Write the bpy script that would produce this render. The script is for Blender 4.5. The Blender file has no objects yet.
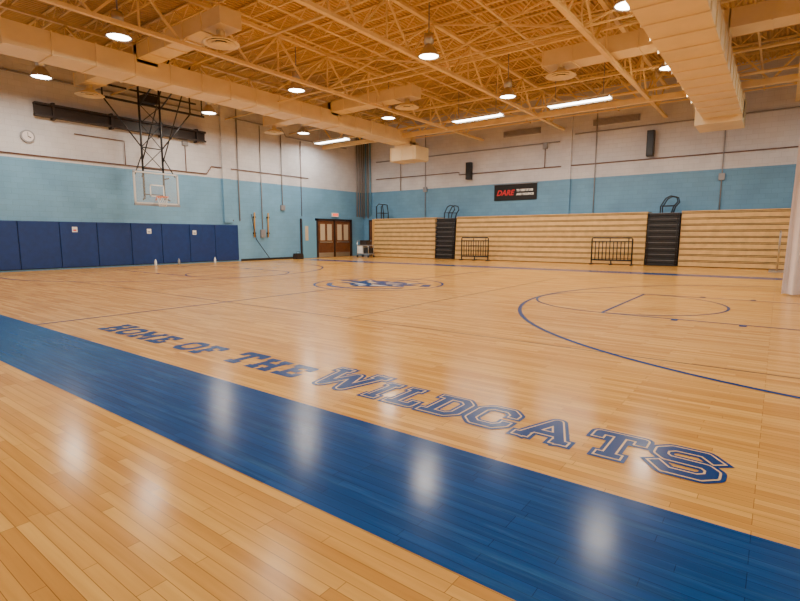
import bpy, math, random
from mathutils import Vector
random.seed(4)
C=bpy.context.collection
# ---------------------------------------------------------------- materials
def mat(name,col,rough=.6,metal=0.,noise=0.,nscale=3.,emit=None,estr=0.,coat=0.,bump=0.,spec=.5):
    m=bpy.data.materials.new(name);m.use_nodes=True;nt=m.node_tree;b=nt.nodes['Principled BSDF']
    b.inputs['Base Color'].default_value=(*col,1);b.inputs['Roughness'].default_value=rough
    b.inputs['Metallic'].default_value=metal;b.inputs['Specular IOR Level'].default_value=spec
    if coat: b.inputs['Coat Weight'].default_value=coat
    if emit: b.inputs['Emission Color'].default_value=(*emit,1);b.inputs['Emission Strength'].default_value=estr
    if noise or bump:
        tc=nt.nodes.new('ShaderNodeTexCoord');n=nt.nodes.new('ShaderNodeTexNoise');n.inputs['Scale'].default_value=nscale;n.inputs['Detail'].default_value=5
        nt.links.new(tc.outputs['Object'],n.inputs['Vector'])
        if noise:
            r=nt.nodes.new('ShaderNodeValToRGB')
            r.color_ramp.elements[0].color=(*[c*(1-noise) for c in col],1);r.color_ramp.elements[1].color=(*[min(1,c*(1+noise)) for c in col],1)
            r.color_ramp.elements[0].position=.3;r.color_ramp.elements[1].position=.7
            nt.links.new(n.outputs['Fac'],r.inputs[0]);nt.links.new(r.outputs[0],b.inputs['Base Color'])
        if bump:
            bp=nt.nodes.new('ShaderNodeBump');bp.inputs['Strength'].default_value=bump;bp.inputs['Distance'].default_value=.02
            nt.links.new(n.outputs['Fac'],bp.inputs['Height']);nt.links.new(bp.outputs[0],b.inputs['Normal'])
    return m
def floor_mat(name,c1,c2,mortar,rough=.2,wear=None,spec=.06):
    m=bpy.data.materials.new(name);m.use_nodes=True;nt=m.node_tree;b=nt.nodes['Principled BSDF'];L=nt.links.new
    b.inputs['Specular IOR Level'].default_value=spec
    geo=nt.nodes.new('ShaderNodeNewGeometry')
    br=nt.nodes.new('ShaderNodeTexBrick');br.inputs['Scale'].default_value=1
    br.inputs['Brick Width'].default_value=.95;br.inputs['Row Height'].default_value=.062
    br.inputs['Mortar Size'].default_value=.0016;br.inputs['Mortar Smooth'].default_value=.3
    br.offset=.37;br.offset_frequency=3;br.squash=.7;br.squash_frequency=4
    br.inputs['Color1'].default_value=(*c1,1);br.inputs['Color2'].default_value=(*c2,1);br.inputs['Mortar'].default_value=(*mortar,1)
    L(geo.outputs['Position'],br.inputs['Vector'])
    mp=nt.nodes.new('ShaderNodeMapping');mp.inputs['Scale'].default_value=(.8,14,1);L(geo.outputs['Position'],mp.inputs['Vector'])
    n=nt.nodes.new('ShaderNodeTexNoise');n.inputs['Scale'].default_value=1.5;n.inputs['Detail'].default_value=6;L(mp.outputs[0],n.inputs['Vector'])
    mx=nt.nodes.new('ShaderNodeMixRGB');mx.blend_type='MULTIPLY';mx.inputs[0].default_value=.42
    L(br.outputs['Color'],mx.inputs[1])
    r=nt.nodes.new('ShaderNodeValToRGB');r.color_ramp.elements[0].color=(.6,.52,.45,1);r.color_ramp.elements[1].color=(1,1,1,1)
    r.color_ramp.elements[0].position=.3;r.color_ramp.elements[1].position=.65;L(n.outputs['Fac'],r.inputs[0]);L(r.outputs[0],mx.inputs[2])
    out=mx
    if wear:
        n3=nt.nodes.new('ShaderNodeTexNoise');n3.inputs['Scale'].default_value=1.2;n3.inputs['Detail'].default_value=10;n3.inputs['Roughness'].default_value=.7
        L(mp.outputs[0],n3.inputs['Vector'])
        r3=nt.nodes.new('ShaderNodeValToRGB');r3.color_ramp.elements[0].position=.52;r3.color_ramp.elements[1].position=.8;L(n3.outputs['Fac'],r3.inputs[0])
        m3=nt.nodes.new('ShaderNodeMixRGB');m3.inputs[2].default_value=(*wear,1);L(r3.outputs[0],m3.inputs[0]);L(mx.outputs[0],m3.inputs[1]);out=m3
    L(out.outputs[0],b.inputs['Base Color'])
    n2=nt.nodes.new('ShaderNodeTexNoise');n2.inputs['Scale'].default_value=.7;n2.inputs['Detail'].default_value=8;n2.inputs['Roughness'].default_value=.65;L(geo.outputs['Position'],n2.inputs['Vector'])
    mr=nt.nodes.new('ShaderNodeMapRange');mr.inputs['From Min'].default_value=.3;mr.inputs['From Max'].default_value=.7
    mr.inputs['To Min'].default_value=rough-.03;mr.inputs['To Max'].default_value=rough+.07;L(n2.outputs['Fac'],mr.inputs['Value']);L(mr.outputs[0],b.inputs['Roughness'])
    bp=nt.nodes.new('ShaderNodeBump');bp.inputs['Strength'].default_value=.12;bp.inputs['Distance'].default_value=.004
    L(n.outputs['Fac'],bp.inputs['Height']);L(bp.outputs[0],b.inputs['Normal'])
    return m
def block_mat(name,axis,zsplit,upper,lower):
    m=bpy.data.materials.new(name);m.use_nodes=True;nt=m.node_tree;b=nt.nodes['Principled BSDF'];L=nt.links.new
    geo=nt.nodes.new('ShaderNodeNewGeometry');s=nt.nodes.new('ShaderNodeSeparateXYZ');c=nt.nodes.new('ShaderNodeCombineXYZ')
    L(geo.outputs['Position'],s.inputs[0]);L(s.outputs[axis],c.inputs[0]);L(s.outputs[2],c.inputs[1])
    br=nt.nodes.new('ShaderNodeTexBrick');br.inputs['Scale'].default_value=1;br.inputs['Brick Width'].default_value=.43;br.inputs['Row Height'].default_value=.215
    br.inputs['Mortar Size'].default_value=.006;br.inputs['Mortar Smooth'].default_value=.5
    br.inputs['Color1'].default_value=(1,1,1,1);br.inputs['Color2'].default_value=(.93,.93,.93,1);br.inputs['Mortar'].default_value=(.78,.78,.78,1)
    L(c.outputs[0],br.inputs['Vector'])
    gt=nt.nodes.new('ShaderNodeMath');gt.operation='GREATER_THAN';gt.inputs[1].default_value=zsplit;L(s.outputs[2],gt.inputs[0])
    mx=nt.nodes.new('ShaderNodeMixRGB');mx.inputs[1].default_value=(*lower,1);mx.inputs[2].default_value=(*upper,1);L(gt.outputs[0],mx.inputs[0])
    mu=nt.nodes.new('ShaderNodeMixRGB');mu.blend_type='MULTIPLY';mu.inputs[0].default_value=1;L(mx.outputs[0],mu.inputs[1]);L(br.outputs['Color'],mu.inputs[2])
    n=nt.nodes.new('ShaderNodeTexNoise');n.inputs['Scale'].default_value=.8;n.inputs['Detail'].default_value=6;L(geo.outputs['Position'],n.inputs['Vector'])
    r=nt.nodes.new('ShaderNodeValToRGB');r.color_ramp.elements[0].color=(.86,.86,.88,1);r.color_ramp.elements[0].position=.3;r.color_ramp.elements[1].position=.6;L(n.outputs['Fac'],r.inputs[0])
    m2=nt.nodes.new('ShaderNodeMixRGB');m2.blend_type='MULTIPLY';m2.inputs[0].default_value=1;L(mu.outputs[0],m2.inputs[1]);L(r.outputs[0],m2.inputs[2])
    L(m2.outputs[0],b.inputs['Base Color']);b.inputs['Roughness'].default_value=.5
    bp=nt.nodes.new('ShaderNodeBump');bp.inputs['Strength'].default_value=.4;bp.inputs['Distance'].default_value=.01
    L(br.outputs['Fac'],bp.inputs['Height']);bp.invert=True;L(bp.outputs[0],b.inputs['Normal'])
    return m
M_floor=floor_mat('maple_boards',(.80,.445,.115),(.58,.275,.06),(.27,.12,.03),.165)
M_blue=floor_mat('blue_floor_paint',(.008,.07,.26),(.006,.055,.21),(.003,.022,.09),.175,wear=(.03,.125,.30))
M_line=mat('line_blue_paint',(.005,.042,.18),.25,spec=.08)
M_thin=mat('line_grey_paint',(.13,.09,.07),.25,spec=.1)
M_gold=mat('letter_gap_gold',(.76,.52,.27),.25,spec=.08)
M_white=mat('white_paint',(.85,.85,.83),.4)
M_logo=mat('logo_light_paint',(.55,.5,.45),.3,spec=.1)
M_cream=mat('cream_steel_paint',(.88,.66,.32),.45,noise=.08,nscale=2)
M_duct=mat('cream_duct_paint',(.90,.72,.42),.42,noise=.06,nscale=1.5)
M_deck=mat('roof_deck_paint',(.66,.44,.18),.5,noise=.1)
M_black=mat('black_steel',(.012,.012,.014),.4)
M_blackp=mat('black_plastic',(.016,.016,.018),.5,noise=.2)
M_brown=mat('brown_steel',(.025,.016,.014),.5)
M_alu=mat('aluminium',(.6,.6,.6),.3,metal=.9)
M_grey=mat('grey_metal',(.30,.30,.32),.45,metal=.3)
M_frame=mat('backboard_frame_paint',(.62,.62,.62),.4)
M_wood=mat('bleacher_wood',(.76,.48,.18),.42,noise=.12,nscale=4)
M_vinyl=mat('navy_vinyl',(.005,.036,.175),.38,noise=.12,nscale=5,bump=.1)
M_seam=mat('mat_seam',(.003,.012,.06),.6)
M_door=mat('door_wood',(.15,.055,.02),.4,noise=.2,nscale=6)
M_glass=mat('door_glass',(.6,.5,.35),.15)
M_orange=mat('rim_orange',(.75,.16,.03),.4)
M_net=mat('net_cord',(.85,.85,.85),.8)
M_red=mat('banner_red',(.7,.02,.03),.6)
M_blk=mat('banner_black',(.01,.01,.012),.7)
M_cond=mat('conduit_maroon',(.13,.06,.05),.5)
M_cloth=mat('curtain_cloth',(.84,.78,.80),.85,noise=.05,bump=.2)
M_yel=mat('yellow_wood',(.55,.30,.05),.5)
M_lblue=mat('light_blue_paint',(.15,.38,.58),.5)
M_lamp=mat('lamp_lens',(1,.95,.85),.3,emit=(1,.93,.8),estr=25)
M_tube=mat('fluorescent_tube',(1,1,1),.3,emit=(1,.97,.88),estr=14)
M_exit=mat('exit_sign_red',(.8,.1,.05),.4,emit=(1,.1,.05),estr=1.5)
g=bpy.data.materials.new('backboard_glass');g.use_nodes=True
gb=g.node_tree.nodes['Principled BSDF'];gb.inputs['Base Color'].default_value=(.8,.85,.88,1);gb.inputs['Roughness'].default_value=.05;gb.inputs['Alpha'].default_value=.12
M_bg=g
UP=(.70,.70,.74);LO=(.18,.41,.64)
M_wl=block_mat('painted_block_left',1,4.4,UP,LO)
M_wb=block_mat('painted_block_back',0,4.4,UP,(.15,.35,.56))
M_wp=block_mat('painted_block_plain',1,4.4,UP,LO)
# ---------------------------------------------------------------- mesh builder
class B:
    def __init__(s): s.v=[];s.f=[];s.m=[];s.mats=[];s.sm=[]
    def mi(s,m):
        if m not in s.mats: s.mats.append(m)
        return s.mats.index(m)
    def add(s,vs,fs,m,smooth=False):
        o=len(s.v);s.v+= [tuple(v) for v in vs];k=s.mi(m)
        for f in fs: s.f.append([i+o for i in f]);s.m.append(k);s.sm.append(smooth)
    def box(s,x0,x1,y0,y1,z0,z1,m):
        vs=[(x,y,z) for x in(x0,x1) for y in(y0,y1) for z in(z0,z1)]
        s.add(vs,[(0,1,3,2),(4,6,7,5),(0,4,5,1),(2,3,7,6),(0,2,6,4),(1,5,7,3)],m)
    def beam(s,p,q,w,h,m):
        p=Vector(p);q=Vector(q);d=(q-p).normalized();up=Vector((0,0,1)) if abs(d.z)<.95 else Vector((0,1,0))
        a=d.cross(up).normalized();b=a.cross(d)
        vs=[]
        for c in(p,q):
            for i,j in((-1,-1),(1,-1),(1,1),(-1,1)): vs.append(c+a*i*w/2+b*j*h/2)
        s.add(vs,[(0,1,2,3),(7,6,5,4),(0,4,5,1),(1,5,6,2),(2,6,7,3),(3,7,4,0)],m)
    def tube(s,pts,r,m,seg=8,closed=False):
        pts=[Vector(p) for p in pts];n=len(pts);vs=[];fs=[]
        for i,p in enumerate(pts):
            a=pts[(i-1)%n] if (closed or i>0) else p;b=pts[(i+1)%n] if (closed or i<n-1) else p
            d=(b-a).normalized();up=Vector((0,0,1)) if abs(d.z)<.9 else Vector((0,1,0))
            u=d.cross(up).normalized();w=u.cross(d)
            for k in range(seg):
                t=2*math.pi*k/seg;vs.append(p+u*math.cos(t)*r+w*math.sin(t)*r)
        for i in range(n if closed else n-1):
            j=(i+1)%n
            for k in range(seg): fs.append((i*seg+k,i*seg+(k+1)%seg,j*seg+(k+1)%seg,j*seg+k))
        if not closed: fs.append(tuple(range(seg))[::-1]);fs.append(tuple((n-1)*seg+k for k in range(seg)))
        s.add(vs,fs,m,True)
    def lathe(s,c,prof,m,seg=20):
        vs=[];fs=[]
        for r,z in prof:
            for k in range(seg):
                t=2*math.pi*k/seg;vs.append((c[0]+r*math.cos(t),c[1]+r*math.sin(t),c[2]+z))
        for i in range(len(prof)-1):
            for k in range(seg): fs.append((i*seg+k,i*seg+(k+1)%seg,(i+1)*seg+(k+1)%seg,(i+1)*seg+k))
        s.add(vs,fs,m,True)
    def poly(s,pts,m): s.add(pts,[tuple(range(len(pts)))],m)
    def make(s,name,parent=None,bevel=0):
        me=bpy.data.meshes.new(name);me.from_pydata(s.v,[],s.f)
        for m in s.mats: me.materials.append(m)
        me.polygons.foreach_set('material_index',s.m);me.polygons.foreach_set('use_smooth',s.sm);me.update()
        o=bpy.data.objects.new(name,me);C.objects.link(o)
        if parent: o.parent=parent
        if bevel:
            b=o.modifiers.new('bevel','BEVEL');b.width=bevel;b.segments=2;b.limit_method='ANGLE'
        return o
def empty(name):
    o=bpy.data.objects.new(name,None);C.objects.link(o);return o
XL=-23.8;XR=6.5;YF=-3.5;YB=27.3;ZC=8.9
# ---------------------------------------------------------------- shell
b=B();b.box(XL-.2,XR+.2,YF-.2,YB+.2,-.2,0,M_floor);b.make('floor')
b=B();b.box(XL-.2,XL,YF,YB,0,ZC,M_wl);b.make('wall_left')
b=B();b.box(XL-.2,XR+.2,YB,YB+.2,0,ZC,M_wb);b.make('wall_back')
b=B();b.box(XR,XR+.2,YF,YB,0,ZC,M_wp);b.make('wall_right')
b=B();b.box(XL-.2,XR+.2,YF-.2,YF,0,ZC,M_wb);b.make('wall_front')
b=B();x=XL-.1;prof=[];p=.16
while x<XR+.1:
    prof+=[(x,0),(x+.07,0),(x+.09,.06),(x+.14,.06)];x+=p
vs=[];fs=[]
for (x,z) in prof: vs+=[(x,YF-.1,ZC-.06+z),(x,YB+.1,ZC-.06+z)]
for i in range(len(prof)-1): fs.append((2*i,2*i+1,2*i+3,2*i+2))
b.add(vs,fs,M_deck);b.box(XL-.2,XR+.2,YF-.2,YB+.2,ZC+.02,ZC+.2,M_deck);b.make('ceiling')
b=B();b.box(XL,XL+.015,16.9,22.6,0,.12,M_blackp);b.make('baseboard_left')
b=B();b.box(.4,XR,YB-.015,YB,0,.12,M_blackp);b.make('baseboard_back')
# ---------------------------------------------------------------- floor markings
ZK=[0]
def zz_():
    ZK[0]+=1;return (ZK[0]%83)*.00001
def seg(b,p,q,w,z,m,cap=0):
    z=z+zz_()
    p=Vector((p[0],p[1]));q=Vector((q[0],q[1]));d=(q-p).normalized();n=Vector((-d.y,d.x))*w/2
    p=p-d*(w/2 if cap&1 else 0);q=q+d*(w/2 if cap&2 else 0)
    b.poly([(p+n).to_3d()+Vector((0,0,z)),(p-n).to_3d()+Vector((0,0,z)),(q-n).to_3d()+Vector((0,0,z)),(q+n).to_3d()+Vector((0,0,z))],m)
def arc(b,c,r,a0,a1,w,z,m,n=64):
    z=z+zz_()
    vs=[];fs=[]
    for i in range(n+1):
        t=math.radians(a0+(a1-a0)*i/n)
        for rr in(r-w/2,r+w/2): vs.append((c[0]+rr*math.cos(t),c[1]+rr*math.sin(t),z))
    for i in range(n): fs.append((2*i,2*i+1,2*i+3,2*i+2))
    b.add(vs,fs,m)
CY=11.3;CX=-9.3
b=B()
b.poly([(XL+.05,1.68,.001),(XR-.05,1.68,.001),(XR-.05,2.75,.001),(XL+.05,2.75,.001)],M_blue)
b.poly([(-22.0,19.9,.001),(3.2,19.9,.001),(3.2,20.9,.001),(-22.0,20.9,.001)],M_blue)
b.make('sideline_stripe')
b=B()
seg(b,(CX,2.75),(CX,19.9),.055,.0028,M_line)
arc(b,(CX,CY),1.87,0,360,.065,.0028,M_line)
for s in(-1,1):
    bx=CX+s*12.5; k=CX+s*10.98
    seg(b,(bx,2.75),(bx,19.9),.055,.0028,M_line)
    a=180 if s>0 else 0
    arc(b,(k,CY),6.03,a-90,a+90,.07,.0028,M_line)
    for q in(-6.03,6.03): seg(b,(k,CY+q),(bx,CY+q),.06,.0028,M_line)
    ft=CX+s*6.8
    for q in(-1.85,1.85): seg(b,(ft,CY+q),(bx,CY+q),.055,.0028,M_line)
    seg(b,(ft,CY-1.85),(ft,CY+1.85),.055,.0028,M_line)
    arc(b,(ft,CY),1.83,0,360,.05,.0028,M_line)
    for i in range(4):
        for q in(-1.95,1.95): seg(b,(ft+s*(1.2+i*.95),CY+q-.08),(ft+s*(1.2+i*.95),CY+q+.08),.1,.0028,M_line)
b.make('basketball_court_lines')
b=B()
for y in(6.2,16.4): seg(b,(-18.6,y),(3,y),.028,.0015,M_thin)
for x in(-18.6,-12.8,-5.8): seg(b,(x,6.2),(x,16.4),.028,.0015,M_thin)
b.make('volleyball_court_lines')
def sf(x,y,w=.13): return [(x-w,y),(x+w,y)]
def oct_(): return [(.25,.1),(.6,.1),(.75,.25),(.75,.75),(.6,.9),(.25,.9),(.1,.75),(.1,.25),(.25,.1)]
G={'H':(.98,[[(.25,.1),(.25,.9)],[(.73,.1),(.73,.9)],[(.25,.5),(.73,.5)],sf(.25,.1,.08),sf(.25,.9,.08),sf(.73,.1,.08),sf(.73,.9,.08)]),
'O':(.85,[oct_()]),
'M':(1.15,[[(.25,.1),(.25,.9),(.575,.4),(.9,.9),(.9,.1)],sf(.25,.1,.08),sf(.9,.1,.08),[(.15,.9),(.25,.9)],[(.9,.9),(1.0,.9)]]),
'E':(.8,[[(.25,.1),(.25,.9)],[(.13,.1),(.68,.1),(.68,.24)],[(.13,.9),(.68,.9),(.68,.76)],[(.25,.5),(.45,.5)]]),
'F':(.8,[[(.25,.1),(.25,.9)],sf(.25,.1,.09),[(.13,.9),(.68,.9),(.68,.76)],[(.25,.5),(.45,.5)]]),
'T':(.85,[[(.1,.76),(.1,.9),(.75,.9),(.75,.76)],[(.425,.9),(.425,.1)],sf(.425,.1,.1)]),
'W':(1.3,[[(.2,.9),(.4,.1),(.65,.75),(.9,.1),(1.1,.9)],sf(.2,.9,.08),sf(1.1,.9,.08)]),
'I':(.46,[[(.23,.1),(.23,.9)],sf(.23,.1,.08),sf(.23,.9,.08)]),
'L':(.75,[[(.25,.9),(.25,.1)],sf(.25,.9,.08),[(.15,.1),(.65,.1),(.65,.26)]]),
'D':(.87,[[(.12,.1),(.6,.1),(.75,.25),(.75,.75),(.6,.9),(.12,.9)],[(.25,.1),(.25,.9)]]),
'C':(.85,[[(.75,.31),(.75,.25),(.6,.1),(.25,.1),(.1,.25),(.1,.75),(.25,.9),(.6,.9),(.75,.75),(.75,.69)]]),
'A':(1.05,[[(.2,.1),(.52,.9),(.84,.1)],[(.33,.34),(.71,.34)],sf(.2,.1,.05),sf(.84,.1,.05)]),
'S':(.9,[[(.8,.73),(.66,.9),(.24,.9),(.1,.78),(.1,.62),(.2,.51),(.7,.49),(.8,.38),(.8,.22),(.66,.1),(.24,.1),(.1,.27)]])}
def glyph(b,ch,x,y,hx,hy,layers):
    w,strokes=G[ch]
    for (t,z,m) in layers:
        for st in strokes:
            P=[Vector((x+px*hx,y+py*hy)) for px,py in st]
            nn=len(P)
            closed=(P[0]-P[-1]).length<1e-4
            for i in range(nn-1):
                cap=0
                if not closed and i==0: cap|=1
                if not closed and i==nn-2: cap|=2
                seg(b,P[i],P[i+1],t*hy,z,m,cap)
            for i,p in enumerate(P):
                if not closed and i in(0,nn-1): continue
                r=t*hy/2;zz=z+zz_()
                b.poly([(p.x+r*math.cos(math.radians(a)),p.y+r*math.sin(math.radians(a)),zz) for a in range(0,360,20)],m)
    return w*hx
def word(b,text,big,x0,x1,y,H,h,gap,layers):
    tot=0
    for i,ch in enumerate(text):
        if ch==' ': tot+=.62*h;continue
        tot+=G[ch][0]*(H if i in big else h)+gap
    k=(x1-x0)/tot;x=x0
    for i,ch in enumerate(text):
        if ch==' ': x+=.62*h*k;continue
        S=H if i in big else h
        x+=glyph(b,ch,x,y,S*k,S,layers)+gap*k
b=B()
word(b,'HOME OF THE',{0,8},-8.2,-3.72,3.2,.44,.39,.03,[(.245,.002,M_line)])
word(b,'WILDCATS',{0},-3.62,-.12,3.2,.58,.46,.05,[(.31,.002,M_line),(.20,.0032,M_gold),(.145,.0044,M_line)])
b.make('floor_lettering')
b=B()
def lp(pts,z,m,s=1.3): b.poly([(CX+x*s,CY+y*s,z) for x,y in pts],m)
head=[(0,-.75),(.3,-.62),(.55,-.35),(.95,-.3),(.72,-.05),(1.05,.12),(.72,.22),(.85,.75),(.45,.5),(.2,.6),(0,.55),(-.2,.6),(-.45,.5),(-.85,.75),(-.72,.22),(-1.05,.12),(-.72,-.05),(-.95,-.3),(-.55,-.35),(-.3,-.62)]
lp(head,.004,M_line)
for s in(-1,1):
    lp([(s*.12,.12),(s*.5,.3),(s*.42,.08),(s*.2,.02)],.0055,M_gold)
    lp([(s*.6,.25),(s*.72,.56),(s*.5,.4)],.0055,M_gold)
    lp([(s*.08,-.3),(s*.42,-.2),(s*.4,-.4),(s*.1,-.45)],.0055,M_logo)
    lp([(s*.5,-.1),(s*.85,-.18),(s*.55,-.22)],.0055,M_gold)
    lp([(s*1.1,.0),(s*1.3,.1),(s*1.2,.3),(s*1.1,.5),(s*.95,.4)],.0042,M_line)
lp([(-.12,-.12),(.12,-.12),(0,-.25)],.0055,M_gold)
lp([(-.15,-.55),(.15,-.55),(0,-.66)],.0055,M_logo)
lp([(-.06,.5),(.06,.5),(0,.2)],.0055,M_gold)
arc(b,(CX,CY),1.45,205,335,.16,.0028,M_line)
arc(b,(CX,CY),1.3,60,120,.1,.0028,M_line)
b.make('center_court_logo')
# ---------------------------------------------------------------- wall padding
b=B();w=(16.75+3.3)/14
for i in range(14):
    y=-3.3+i*w;b.box(XL+.005,XL+.07,y+.012,y+w-.012,.08,1.97,M_vinyl)
b.box(XL+.003,XL+.03,-3.3,16.75,.06,1.98,M_seam);b.make('wall_padding',bevel=.02)
for i,(yy,zz) in enumerate(((8.62,1.55),(11.75,1.5),(14.05,1.45))):
    b=B();b.box(XL+.07,XL+.075,yy,yy+.2,zz,zz+.22,M_white);b.box(XL+.075,XL+.078,yy+.04,yy+.16,zz+.05,zz+.11,M_red if i==0 else M_grey)
    b.make('mat_sign' if i==0 else 'mat_sign.%03d'%i)
# ---------------------------------------------------------------- basketball hoop
hp=empty('basketball_hoop')
HX=-22.1;z0,z1=2.8,4.12;HC=11.5
b=B();b.box(HX-.01,HX+.01,HC-.95,HC+.95,z0,z1,M_bg)
b.make('backboard_glass_pane',hp)
b=B()
for (y0,y1,a,c) in[(HC-1,HC+1,z0-.03,z0+.04),(HC-1,HC+1,z1-.04,z1+.03),(HC-1,HC-.93,z0,z1),(HC+.93,HC+1,z0,z1)]: b.box(HX-.03,HX+.03,y0,y1,a,c,M_frame)
for (y0,y1,a,c) in[(HC-.32,HC+.32,3.1,3.15),(HC-.32,HC+.32,3.57,3.62),(HC-.32,HC-.27,3.1,3.62),(HC+.27,HC+.32,3.1,3.62)]: b.box(HX+.012,HX+.016,y0,y1,a,c,M_white)
b.box(HX-.02,HX+.05,HC-1.02,HC+1.02,z0-.1,z0-.02,M_grey)
b.make('backboard_frame',hp)
b=B();rc=(HX+.43,HC)
b.tube([(rc[0]+.24*math.cos(t*math.pi/12),rc[1]+.24*math.sin(t*math.pi/12),3.08) for t in range(24)],.018,M_orange,8,True)
b.box(HX,HX+.2,HC-.07,HC+.07,3.03,3.08,M_orange);b.beam((HX+.02,HC-.1,2.95),(HX+.22,HC-.05,3.07),.02,.03,M_orange);b.beam((HX+.02,HC+.1,2.95),(HX+.22,HC+.05,3.07),.02,.03,M_orange)
b.make('rim',hp)
b=B()
for i in range(12):
    for s in(-1,1):
        pts=[]
        for j in range(6):
            t=2*math.pi*(i/12)+s*j*math.pi/12;r=.24-.1*(j/5)**.7;pts.append((rc[0]+r*math.cos(t),rc[1]+r*math.sin(t),3.07-.085*j))
        b.tube(pts,.006,M_net,4)
b.make('net',hp)
b=B();fx=HX-.22
for s in(-1,1):
    b.tube([(fx,HC+s*.45,8.2),(fx,HC+s*.45,3.0)],.045,M_black)
    b.tube([(fx,HC+s*.45,4.9),(HX-.03,HC+s*.9,4.0)],.025,M_black)
    b.tube([(fx,HC+s*.45,3.1),(HX-.03,HC+s*.6,2.95)],.03,M_black)
    b.tube([(fx,HC+s*.45,3.9),(HX-.03,HC+s*.6,3.95)],.03,M_black)
    b.tube([(fx,HC+s*1.9,7.0),(fx,HC+s*.45,5.2)],.03,M_black)
    b.tube([(fx,HC+s*1.9,7.0),(fx,HC+s*1.9,8.3)],.035,M_black)
    b.tube([(fx,HC+s*.45,6.9),(fx+2.6,HC+s*.45,8.2)],.03,M_black)
    b.tube([(fx+2.6,HC+s*.45,8.25),(fx,HC+s*.45,4.6)],.025,M_black)
for z in(3.2,4.3,5.2,6.2,7.0): b.tube([(fx,HC-.45,z),(fx,HC+.45,z)],.025,M_black)
for a,c in((4.3,5.2),(5.2,6.2),(6.2,7.0)):
    b.tube([(fx,HC-.45,a),(fx,HC+.45,c)],.018,M_black);b.tube([(fx,HC+.45,a),(fx,HC-.45,c)],.018,M_black)
b.tube([(fx,HC-2.0,7.0),(fx,HC+2.6,7.0)],.05,M_black);b.tube([(fx,HC-2.0,7.5),(fx,HC+2.2,7.5)],.04,M_black)
b.tube([(fx,HC+2.5,7.0),(fx,HC+2.5,8.3)],.03,M_black)
b.box(fx-.2,fx+.2,HC-.3,HC+.3,7.1,7.4,M_black)
b.make('ceiling_mount_frame',hp)
b=B();b.box(XL+.12,XL+.2,7.6,14.9,6.1,6.55,M_brown);b.box(XL+.08,XL+.34,7.6,14.9,6.5,6.58,M_brown);b.box(XL+.08,XL+.34,7.6,14.9,6.07,6.14,M_brown)
for y in(8.2,10.4,12.6,14.4): b.box(XL,XL+.3,y,y+.1,6.0,6.65,M_brown)
b.make('wall_mounted_steel_beam')
b=B();n=24
def disc(b,x,y,z,r,t,m):
    vs=[(x,y+r*math.cos(2*math.pi*i/n),z+r*math.sin(2*math.pi*i/n)) for i in range(n)]+[(x+t,y+r*math.cos(2*math.pi*i/n),z+r*math.sin(2*math.pi*i/n)) for i in range(n)]
    b.add(vs,[tuple(range(n,2*n))]+[(i,(i+1)%n,n+(i+1)%n,n+i) for i in range(n)],m)
disc(b,XL,7.35,5.25,.24,.08,M_grey);disc(b,XL+.03,7.35,5.25,.19,.06,M_cloth)
b.beam((XL+.1,7.35,5.25),(XL+.1,7.35,5.4),.02,.01,M_black);b.beam((XL+.1,7.35,5.25),(XL+.1,7.45,5.2),.02,.02,M_black)
b.make('wall_clock')
# conduits
b=B()
b.tube([(XL+.05,-3,4.55),(XL+.05,15.0,4.55),(XL+.05,15.3,4.95),(XL+.05,22,4.95)],.025,M_cond,6)
b.tube([(XL+.05,13.9,4.55),(XL+.05,13.9,5.8)],.02,M_cond,6)
b.tube([(XL+.05,9.0,5.6),(XL+.05,11,5.6),(XL+.05,11,4.55)],.02,M_cond,6)
b.tube([(XL+.05,-3,7.6),(XL+.05,20,7.6),(XL+.05,20.3,7.2),(XL+.05,25.5,7.2)],.035,M_grey,6)
b.tube([(XL+.05,16.9,8.2),(XL+.05,16.9,2.2)],.03,M_grey,6)
b.tube([(XL+.05,18.4,7.5),(XL+.05,18.4,1.4)],.025,M_grey,6)
b.tube([(XL+.05,19.9,7.5),(XL+.05,19.9,3.2)],.03,M_grey,6)
b.tube([(XL+.05,21.4,7.1),(XL+.05,21.4,2.6)],.02,M_cond,6)
b.tube([(XL+.05,16.3,4.4),(XL+.05,16.3,2.4),(XL+.05,16.5,2.2)],.02,M_cond,6)
b.box(XL,XL+.12,18.25,18.55,1.3,1.75,M_grey);b.box(XL,XL+.12,19.75,20.05,2.9,3.2,M_grey);b.box(XL,XL+.1,13.75,14.05,5.8,6.0,M_grey)
b.make('wall_conduit')
b=B()
b.tube([(XL+1.2,YB-.06,5.25),(-16,YB-.06,5.25),(-16,YB-.06,5.1),(XR-.3,YB-.06,5.1)],.025,M_cond,6)
b.tube([(XL+1.2,YB-.06,6.4),(-9.8,YB-.06,6.4)],.03,M_grey,6)
b.tube([(-9.0,YB-.06,6.7),(XR-.3,YB-.06,6.7)],.03,M_grey,6)
b.tube([(-20.5,YB-.06,8.3),(-20.5,YB-.06,4.4)],.03,M_grey,6)
for x in(-18.5,-7.9,-2.3): b.tube([(x,YB-.06,8),(x,YB-.06,2.5)],.025,M_grey,6)
b.tube([(-10.6,YB-.06,5.1),(-10.6,YB-.06,6.1)],.02,M_cond,6)
for x,z in((-10.6,6.1),(-18.5,4.2),(-2.3,3.9)): b.box(x-.12,x+.12,YB-.14,YB,z,z+.3,M_grey)
b.make('wall_conduit.001')
b=B()
for i,x in enumerate((.12,.3,.48,.7)): b.tube([(XL+x,YB-.12,8.4),(XL+x,YB-.12,2.6+.2*(i%2))],.05,M_lblue if i%2 else M_grey,8)
for i,y in enumerate((.35,.6,.85)): b.tube([(XL+.12,YB-y,8.4),(XL+.12,YB-y,2.7)],.045,M_grey,8)
b.make('corner_pipe_riser')
for i,x in enumerate((-9.4,1.0)):
    b=B();b.box(x-.25,x+.25,YB-.12,YB,0,ZC-.1,M_wb);b.make('trim_%d'%(i+1))
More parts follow.
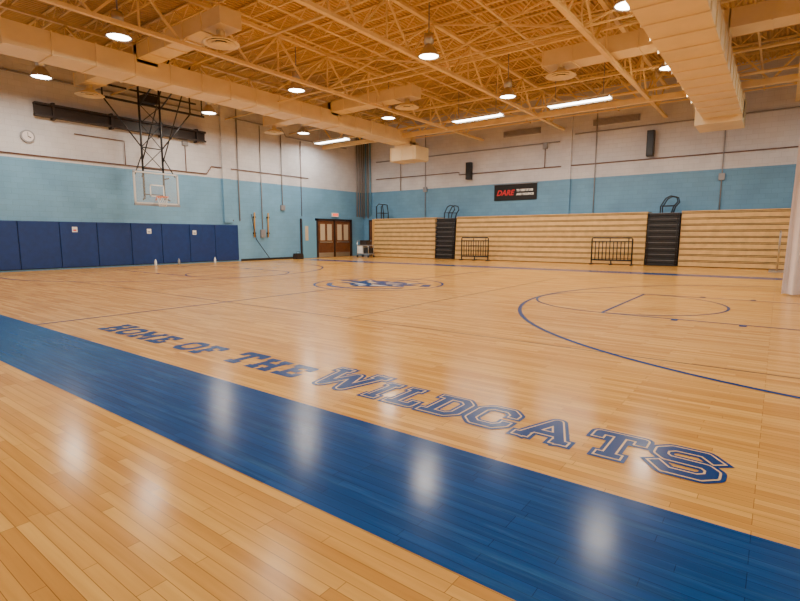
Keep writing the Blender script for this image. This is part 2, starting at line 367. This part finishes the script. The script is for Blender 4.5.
b=B();b.box(XL,XL+.12,15.9,16.4,2.1,ZC-.1,M_wl);b.make('trim_3')
# ---------------------------------------------------------------- doors
dr=empty('door_1')
b=B();b.box(XL,XL+.12,22.55,22.7,0,2.5,M_brown);b.box(XL,XL+.12,25.75,25.9,0,2.5,M_brown);b.box(XL,XL+.12,22.55,25.9,2.38,2.5,M_brown);b.box(XL,XL+.1,24.17,24.27,0,2.4,M_brown);b.make('frame',dr)
for k,(a,c) in enumerate(((22.72,24.16),(24.28,25.74))):
    b=B();b.box(XL+.02,XL+.07,a,c,.01,2.37,M_door)
    m=(a+c)/2
    for q in((a+.2,m-.1),(m+.1,c-.2)): b.box(XL+.07,XL+.075,q[0],q[1],1.1,2.15,M_glass)
    b.box(XL+.07,XL+.1,a+.15,c-.15,.95,1.02,M_alu);b.box(XL+.07,XL+.075,a+.05,c-.05,.02,.3,M_alu);b.make('leaf_%d'%k,dr)
b=B();b.box(XL+.1,XL+.15,21.35,22.5,.01,2.35,M_lblue);b.box(XL+.15,XL+.16,21.55,21.8,1.1,2.0,M_glass);b.box(XL+.03,XL+.1,21.25,21.35,0,2.45,M_brown);b.make('door_2')
b=B();b.box(XL+.03,XL+.1,24.0,24.6,2.65,2.9,M_white);b.box(XL+.1,XL+.105,24.06,24.54,2.7,2.85,M_exit);b.make('exit_sign')
b=B();b.box(-23.3,-22.2,YB-.06,YB,0,2.5,M_brown);b.box(-23.2,-22.3,YB-.09,YB-.06,.01,2.4,M_door);b.box(-22.6,-22.4,YB-.1,YB-.09,1.2,2.1,M_glass);b.box(-23.15,-23.05,YB-.13,YB-.09,1,1.1,M_alu);b.make('door_3')
for i,y in enumerate((17.8,18.75)):
    b=B();b.tube([(XL+.08,y,1.3),(XL+.08,y+.05,2.7)],.04,M_yel,8);b.box(XL,XL+.1,y-.05,y+.1,1.5,1.58,M_brown);b.box(XL,XL+.1,y-.03,y+.12,2.4,2.48,M_brown)
    b.make('wall_rack_pole' if i==0 else 'wall_rack_pole.001')
b=B();b.tube([(XL+.12,17.6,2.6),(XL+.1,17.9,1.2),(XL+.3,18.7,.02)],.02,M_black,6);b.make('hanging_cable')
# ---------------------------------------------------------------- bleachers
bl=empty('retracted_bleachers')
X0,X1=-21.9,.35;aisles=[(-16.9,-15.5),(-5.05,-3.65)];N=9;dz=.272
secs=[];x=X0
for a in aisles: secs.append((x,a[0]));x=a[1]
secs.append((x,X1))
b=B();b.box(X0+.02,X1-.02,26.32,YB-.13,0.02,N*dz-.03,M_black);b.make('under_structure',bl)
b=B()
for (xa,xb) in secs:
    for i in range(N):
        y=26.0+.02*i;z=.03+i*dz
        b.box(xa+.02,xb-.02,y,y+.12,z,z+dz-.085,M_wood)
        b.box(xa+.01,xb-.01,y-.02,y+.25,z+dz-.055,z+dz-.03,M_wood)
        b.box(xa+.02,xb-.02,y+.03,y+.1,z+dz-.085,z+dz-.055,M_black)
        b.box(xa+.02,xb-.02,y+.06,y+.1,z+dz-.03,z+dz,M_black)
    b.box(xa,xb,26.2,YB-.15,N*dz+.03,N*dz+.07,M_wood)
b.box(X0-.04,X0+.0,26.0,YB-.15,.02,N*dz+.05,M_wood);b.box(X1,X1+.04,26.0,YB-.15,.02,N*dz+.05,M_wood)
b.make('bench_boards',bl)
b=B()
for (xa,xb) in aisles:
    for i in range(N*2):
        z=.02+i*dz/2
        b.box(xa+.04,xb-.04,25.93+.01*i,26.3,z,z+dz/2-.03,M_blackp)
    for i in range(N): b.box(xa+.06,xb-.06,25.92+.02*i,25.94+.02*i,.02+(i+.88)*dz,.02+(i+.93)*dz,M_grey)
    b.tube([(xa+.1,25.9,.05),(xa+.1,25.9,2.4)],.02,M_black);b.tube([(xb-.1,25.9,.05),(xb-.1,25.9,2.4)],.02,M_black)
b.make('aisle_steps',bl)
b=B()
for (xa,xb) in aisles:
    zt=N*dz+.05
    for yy in(26.25,26.75):
        xm=(xa+xb)/2+.15
        b.tube([(xm-.35,yy,zt-.1),(xm-.35,yy,zt+.25),(xm-.15,yy,zt+.62),(xm+.05,yy,zt+.72),(xm+.3,yy,zt+.66),(xm+.36,yy,zt+.45),(xm+.2,yy,zt+.25),(xm+.1,yy,zt-.1)],.03,M_black,8)
        b.tube([(xm-.33,yy,zt+.28),(xm+.2,yy,zt+.28)],.02,M_black,6)
for yy in(26.3,26.8):
    b.tube([(-21.8,yy,2.4),(-21.8,yy,3.35),(-21.6,yy,3.5),(-21.3,yy,3.45),(-21.2,yy,2.9),(-21.2,yy,2.4)],.035,M_black)
    b.tube([(-21.8,yy,2.9),(-21.2,yy,2.9)],.025,M_black)
b.make('folding_handrails',bl)
def guard(x0,x1,name):
    b=B();y=25.45;h=1.3
    b.tube([(x0,y,.12),(x0,y,h-.05),(x0+.06,y,h),(x1-.06,y,h),(x1,y,h-.05),(x1,y,.12)],.035,M_black)
    b.tube([(x0,y,.22),(x1,y,.22)],.03,M_black);b.tube([(x0,y,h-.18),(x1,y,h-.18)],.025,M_black)
    k=11
    for i in range(1,k): xx=x0+(x1-x0)*i/k;b.tube([(xx,y,.22),(xx,y,h-.18 if i%5 else h)],.022,M_black,6)
    for xx in(x0,(x0+x1)/2,x1): b.beam((xx,y-.25,.03),(xx,y+.25,.03),.05,.05,M_black);b.beam((xx,y,.03),(xx,y,.25),.05,.05,M_black)
    b.make(name)
guard(-14.7,-13.0,'guard_rail');guard(-7.35,-5.5,'guard_rail.001')
# banner
b=B();b.box(-13.6,-11.0,YB-.05,YB-.03,3.42,4.32,M_blk)
b.tube([(-13.65,YB-.04,4.34),(-10.95,YB-.04,4.34)],.02,M_grey,6)
bn=b.make('wall_banner')
def txt(s,x,z,size,m,y,parent,sx=1.0,shear=0):
    c=bpy.data.curves.new('lettering','FONT');c.body=s;c.size=size;c.extrude=.002;c.offset=.012;c.shear=shear;c.materials.append(m)
    o=bpy.data.objects.new('lettering',c);C.objects.link(o);o.rotation_euler=(math.pi/2,0,0);o.location=(x,y,z);o.scale=(sx,1,1);o.parent=parent
txt('DARE',-13.45,3.72,.42,M_red,YB-.055,bn,1.0,.3)
txt('TO RESIST DRUGS',-12.2,3.92,.15,M_white,YB-.055,bn,.8);txt('AND VIOLENCE',-12.2,3.7,.15,M_white,YB-.055,bn,.95)
def speaker(x,z0,z1,name):
    b=B();b.box(x-.16,x+.16,YB-.4,YB-.1,z0,z1,M_blackp);b.box(x-.13,x+.13,YB-.42,YB-.4,z0+.04,z1-.04,M_black);b.box(x-.05,x+.05,YB-.1,YB,(z0+z1)/2-.1,(z0+z1)/2+.1,M_grey);b.make(name,bevel=.015)
speaker(-15.2,4.75,5.75,'wall_speaker');speaker(-5.3,5.2,6.4,'wall_speaker.001')
for i,(x) in enumerate((-12.0,-7.0)):
    b=B();b.box(x-1.1,x+1.1,YB-.06,YB,7.0,7.3,M_grey)
    for k in range(5): b.beam((x-1.05,YB-.08,7.03+k*.06),(x+1.05,YB-.08,7.03+k*.06),.03,.02,M_alu)
    b.make('wall_louvre' if i==0 else 'wall_louvre.001')
# ---------------------------------------------------------------- ceiling steel
rs=empty('roof_steelwork')
TX=[.15,-4.75,-9.6,-14.45,-19.3]
for i,x in enumerate(TX):
    b=B();zb,zt=7.0,8.25
    b.box(x-.07,x+.07,YF,YB,zb-.05,zb+.05,M_cream);b.box(x-.07,x+.07,YF,YB,zt,zt+.1,M_cream)
    y=YF;k=0
    while y<YB-1.2:
        b.beam((x,y,zb),(x,y+1.2,zt),.06,.06,M_cream) if k%2==0 else b.beam((x,y,zt),(x,y+1.2,zb),.06,.06,M_cream)
        if k%2: b.beam((x,y,zb),(x,y,zt),.05,.05,M_cream)
        y+=1.2;k+=1
    b.make('truss_%d'%i,rs)
b=B();y=YF+.6
while y<YB-.3:
    b.beam((XL,y,8.4),(XR,y,8.4),.05,.04,M_cream);b.beam((XL,y,8.8),(XR,y,8.8),.08,.04,M_cream)
    x=XL;k=0
    while x<XR-.4:
        b.beam((x,y,8.4 if k%2 else 8.8),(x+.45,y,8.8 if k%2 else 8.4),.03,.03,M_cream);x+=.45;k+=1
    y+=1.25
b.make('roof_joists',rs)
b=B();yy=23.4
b.box(XL,XR,yy-.1,yy+.1,6.88,7.1,M_cream);b.box(XL,XR,yy-.06,yy+.06,8.2,8.3,M_cream)
x=XL;k=0
while x<XR-1:
    b.beam((x,yy,7.0 if k%2 else 8.25),(x+1.1,yy,8.25 if k%2 else 7.0),.07,.07,M_cream);x+=1.1;k+=1
b.make('girder_truss',rs)
b=B()
for i in range(len(TX)-1):
    xa,xb=TX[i],TX[i+1]
    for y in(4.5,14.5,24.5):
        b.beam((xa,y,7.05),(xb,y,8.25),.05,.05,M_cream);b.beam((xa,y,8.25),(xb,y,7.05),.05,.05,M_cream)
        b.beam((xa,y,7.02),(xb,y,7.02),.05,.05,M_cream)
b.make('cross_bracing',rs)
b=B()
for y,z in((10.6,7.5),(16.2,7.45),(20.6,7.4),(3.0,7.5)): b.tube([(XL,y,z),(XR,y,z)],.04,M_cream,8)
for x in(-11.5,-6.9,-1.0): b.tube([(x,YF,7.6),(x,YB,7.6)],.035,M_cream,8)
b.tube([(XL,22.9,7.25),(XR,22.9,7.25)],.06,M_cream,8);b.tube([(XL,24.6,7.35),(XR,24.6,7.35)],.05,M_cream,8)
b.tube([(-13.6,YF,8.1),(-13.6,YB,8.1)],.03,M_cream,8);b.tube([(-8.0,YF,8.1),(-8.0,YB,8.1)],.03,M_cream,8)
b.make('sprinkler_pipes',rs)
# ducts
def ductbox(b,x0,x1,y0,y1,z0,z1,axis,step=1.2):
    b.box(x0,x1,y0,y1,z0,z1,M_duct)
    a,c=(y0,y1) if axis=='y' else (x0,x1);t=a
    while t<=c+.001:
        e=.03
        if axis=='y': b.box(x0-e,x1+e,t-.02,t+.02,z0-e,z1+e,M_duct)
        else: b.box(t-.02,t+.02,y0-e,y1+e,z0-e,z1+e,M_duct)
        t+=step
def diffuser(b,x,y,z):
    b.lathe((x,y,z),[(.12,.5),(.12,.2),(.18,.18),(.5,.02),(.52,0),(.44,0),(.2,.1)],M_duct)
    b.lathe((x,y,z),[(.38,.0),(.36,-.03),(.16,.05)],M_duct);b.lathe((x,y,z),[(.26,-.03),(.24,-.06),(.04,0),(0,0)],M_duct)
    b.lathe((x,y,z),[(.45,.04),(.0,.1)],M_brown)
b=B();ductbox(b,-18.5,-17.4,YF+.1,24.6,6.65,7.3,'y')
ductbox(b,-18.7,-16.9,23.9,25.2,5.75,6.5,'x',.8);b.box(-18.5,-17.4,24,24.9,6.4,6.8,M_duct)
for y in(9.0,18.0):
    ductbox(b,-17.6,-12.7,y-.35,y+.35,7.2,7.65,'x',1.0);b.box(-18.4,-17.4,y-.35,y+.35,7.1,7.65,M_duct)
    ductbox(b,-22.4,-18.4,y-.35,y+.35,7.2,7.65,'x',1.0)
    for x in(-13.2,-22.0): diffuser(b,x,y,6.85)
b.make('air_duct')
b=B();ductbox(b,-2.8,-1.5,YF+.1,25.3,6.0,6.65,'y',1.0)
b.box(-3.1,-1.5,23.8,25.6,5.8,6.85,M_duct)
for y in(17.6,6.0):
    ductbox(b,-6.9,-2.7,y-.4,y+.4,7.1,7.6,'x',1.0);b.box(-2.75,-1.55,y-.4,y+.4,6.6,7.6,M_duct)
    ductbox(b,-1.6,3,y-.4,y+.4,7.1,7.6,'x',1.0);diffuser(b,-6.4,y,6.8);diffuser(b,2.4,y,6.8)
b.make('air_duct.001')
# ---------------------------------------------------------------- lamps
k=0
def alight(name,loc,size,power,col,shape='DISK',sy=None,parent=None):
    l=bpy.data.lights.new(name,'AREA');l.shape=shape;l.size=size
    if sy:l.size_y=sy
    l.energy=power;l.color=col;o=bpy.data.objects.new(name,l);C.objects.link(o);o.location=loc
    if parent:o.parent=parent
    return o
for x in(-20.8,-15.0,-9.0,-3.3,2.5):
    for y in(1.0,7.0,13.4,19.0):
        b=B()
        b.lathe((x,y,0),[(0,7.5),(.15,7.48),(.15,7.22),(.09,7.2),(.14,7.14),(.24,7.0),(.32,6.86),(.33,6.82),(.31,6.82),(.22,7.0),(.0,7.12)],M_alu)
        b.lathe((x,y,0),[(.302,6.85),(.2,6.845),(0,6.84)],M_lamp)
        b.tube([(x,y,7.48),(x,y,8.45)],.02,M_grey,6)
        o=b.make('high_bay_lamp' if k==0 else 'high_bay_lamp.%03d'%k)
        alight('bulb_light',(x,y,6.80),.56,120 if y<2 else 190,(1,.905,.765),parent=o)
        k+=1
k=0
for x in(-21.7,-12.0,-7.2,-2.4+4.6):
    b=B();y=22.0
    b.box(x-1.3,x+1.3,y-.22,y+.22,7.0,7.06,M_white)
    b.poly([(x-1.3,y-.22,7.0),(x+1.3,y-.22,7.0),(x+1.3,y-.3,6.92),(x-1.3,y-.3,6.92)],M_white);b.poly([(x-1.3,y+.22,7.0),(x+1.3,y+.22,7.0),(x+1.3,y+.3,6.92),(x-1.3,y+.3,6.92)],M_white)
    for q in(-.15,-.05,.05,.15): b.tube([(x-1.27,y+q,6.96),(x+1.27,y+q,6.96)],.02,M_tube,8)
    for q in(-1,1): b.tube([(x+q,y,7.06),(x+q,y,8.4)],.015,M_grey,6)
    o=b.make('fluorescent_strip_light' if k==0 else 'fluorescent_strip_light.%03d'%k)
    alight('tube_light',(x,y,6.9),2.5,130,(1,.95,.87),'RECTANGLE',.4,o);k+=1
# ---------------------------------------------------------------- divider curtain
b=B();nu,nv=60,16;vs=[];fs=[]
for j in range(nv+1):
    z=.04+7.2*j/nv;off=.05*min(1.5,z/3.2)
    for i in range(nu+1):
        t=i/nu;x=.13+off*(1-t)+t*2.6;y=14.8-.9*t+.13*math.sin(t*60)+.05*math.sin(t*23+z)
        vs.append((x,y,z))
for j in range(nv):
    for i in range(nu): a=j*(nu+1)+i;fs.append((a,a+1,a+nu+2,a+nu+1))
b.add(vs,fs,M_cloth,True);b.tube([(.4,14.9,7.28),(3.2,13.8,7.28)],.05,M_grey);b.make('divider_curtain')
b=B()
for dy in(0,.9): b.tube([(.02,24.0+dy,.02),(.02,24+dy,1.5),(.02,24.1+dy*.7,1.58)],.03,M_alu)
b.tube([(.02,24,1.5),(.02,24.9,1.5)],.03,M_alu);b.tube([(.02,24,.8),(.02,24.9,.8)],.025,M_alu);b.beam((-.25,24,.03),(.3,24,.03),.06,.05,M_alu);b.beam((-.25,24.9,.03),(.3,24.9,.03),.06,.05,M_alu)
b.make('steel_rail_stand')
b=B();cx,cy=-21.6,24.9
b.box(cx-.5,cx+.5,cy-.3,cy+.3,.2,.26,M_grey);b.box(cx-.5,cx+.5,cy-.3,cy+.3,.75,.8,M_grey);b.box(cx-.48,cx-.02,cy-.28,cy+.28,.26,.74,M_white);b.box(cx+.05,cx+.45,cy-.25,cy+.25,.26,.62,M_blackp)
b.box(cx-.3,cx+.25,cy-.2,cy+.2,.8,1.1,M_brown)
for sx in(-.47,.47):
    for sy in(-.27,.27): b.tube([(cx+sx,cy+sy,.14),(cx+sx,cy+sy,1.05 if sx<0 else .8)],.02,M_alu,6);b.tube([(cx+sx-.02,cy+sy,.07),(cx+sx+.02,cy+sy,.07)],.07,M_black,12)
b.tube([(cx-.47,cy-.27,1.05),(cx-.47,cy+.27,1.05)],.02,M_alu,6)
b.make('utility_cart')
def bottle(x,y,m,name):
    b=B();b.lathe((x,y,0),[(0,.0),(.05,.0),(.055,.02),(.055,.2),(.03,.25),(.02,.27),(.02,.3),(0,.3)],m,12);b.make(name)
for i,y in enumerate((11.9,13.0,14.9)): bottle(XL+.4+.1*(i%3),y,[M_white,M_grey][i%2],'water_bottle' if i==0 else 'water_bottle.%03d'%i)
b=B();b.box(-23.3,-22.9,20.2,20.7,.0,.28,M_brown);b.box(-23.28,-22.92,20.22,20.68,.28,.34,M_blackp);b.tube([(-23.1,20.3,.34),(-23.1,20.35,.45),(-23.1,20.55,.45),(-23.1,20.6,.34)],.012,M_black,6);b.make('equipment_bag')
# ---------------------------------------------------------------- world, camera
w=bpy.data.worlds.new('World');bpy.context.scene.world=w;w.use_nodes=True
w.node_tree.nodes['Background'].inputs[0].default_value=(.9,.9,1,1);w.node_tree.nodes['Background'].inputs[1].default_value=.3
cam=bpy.data.cameras.new('camera');co=bpy.data.objects.new('camera',cam);C.objects.link(co)
co.location=(0,0,1.4);co.rotation_euler=(math.pi/2-.129,0,.646);cam.sensor_width=36;cam.lens=22.48;cam.clip_end=200
bpy.context.scene.camera=co
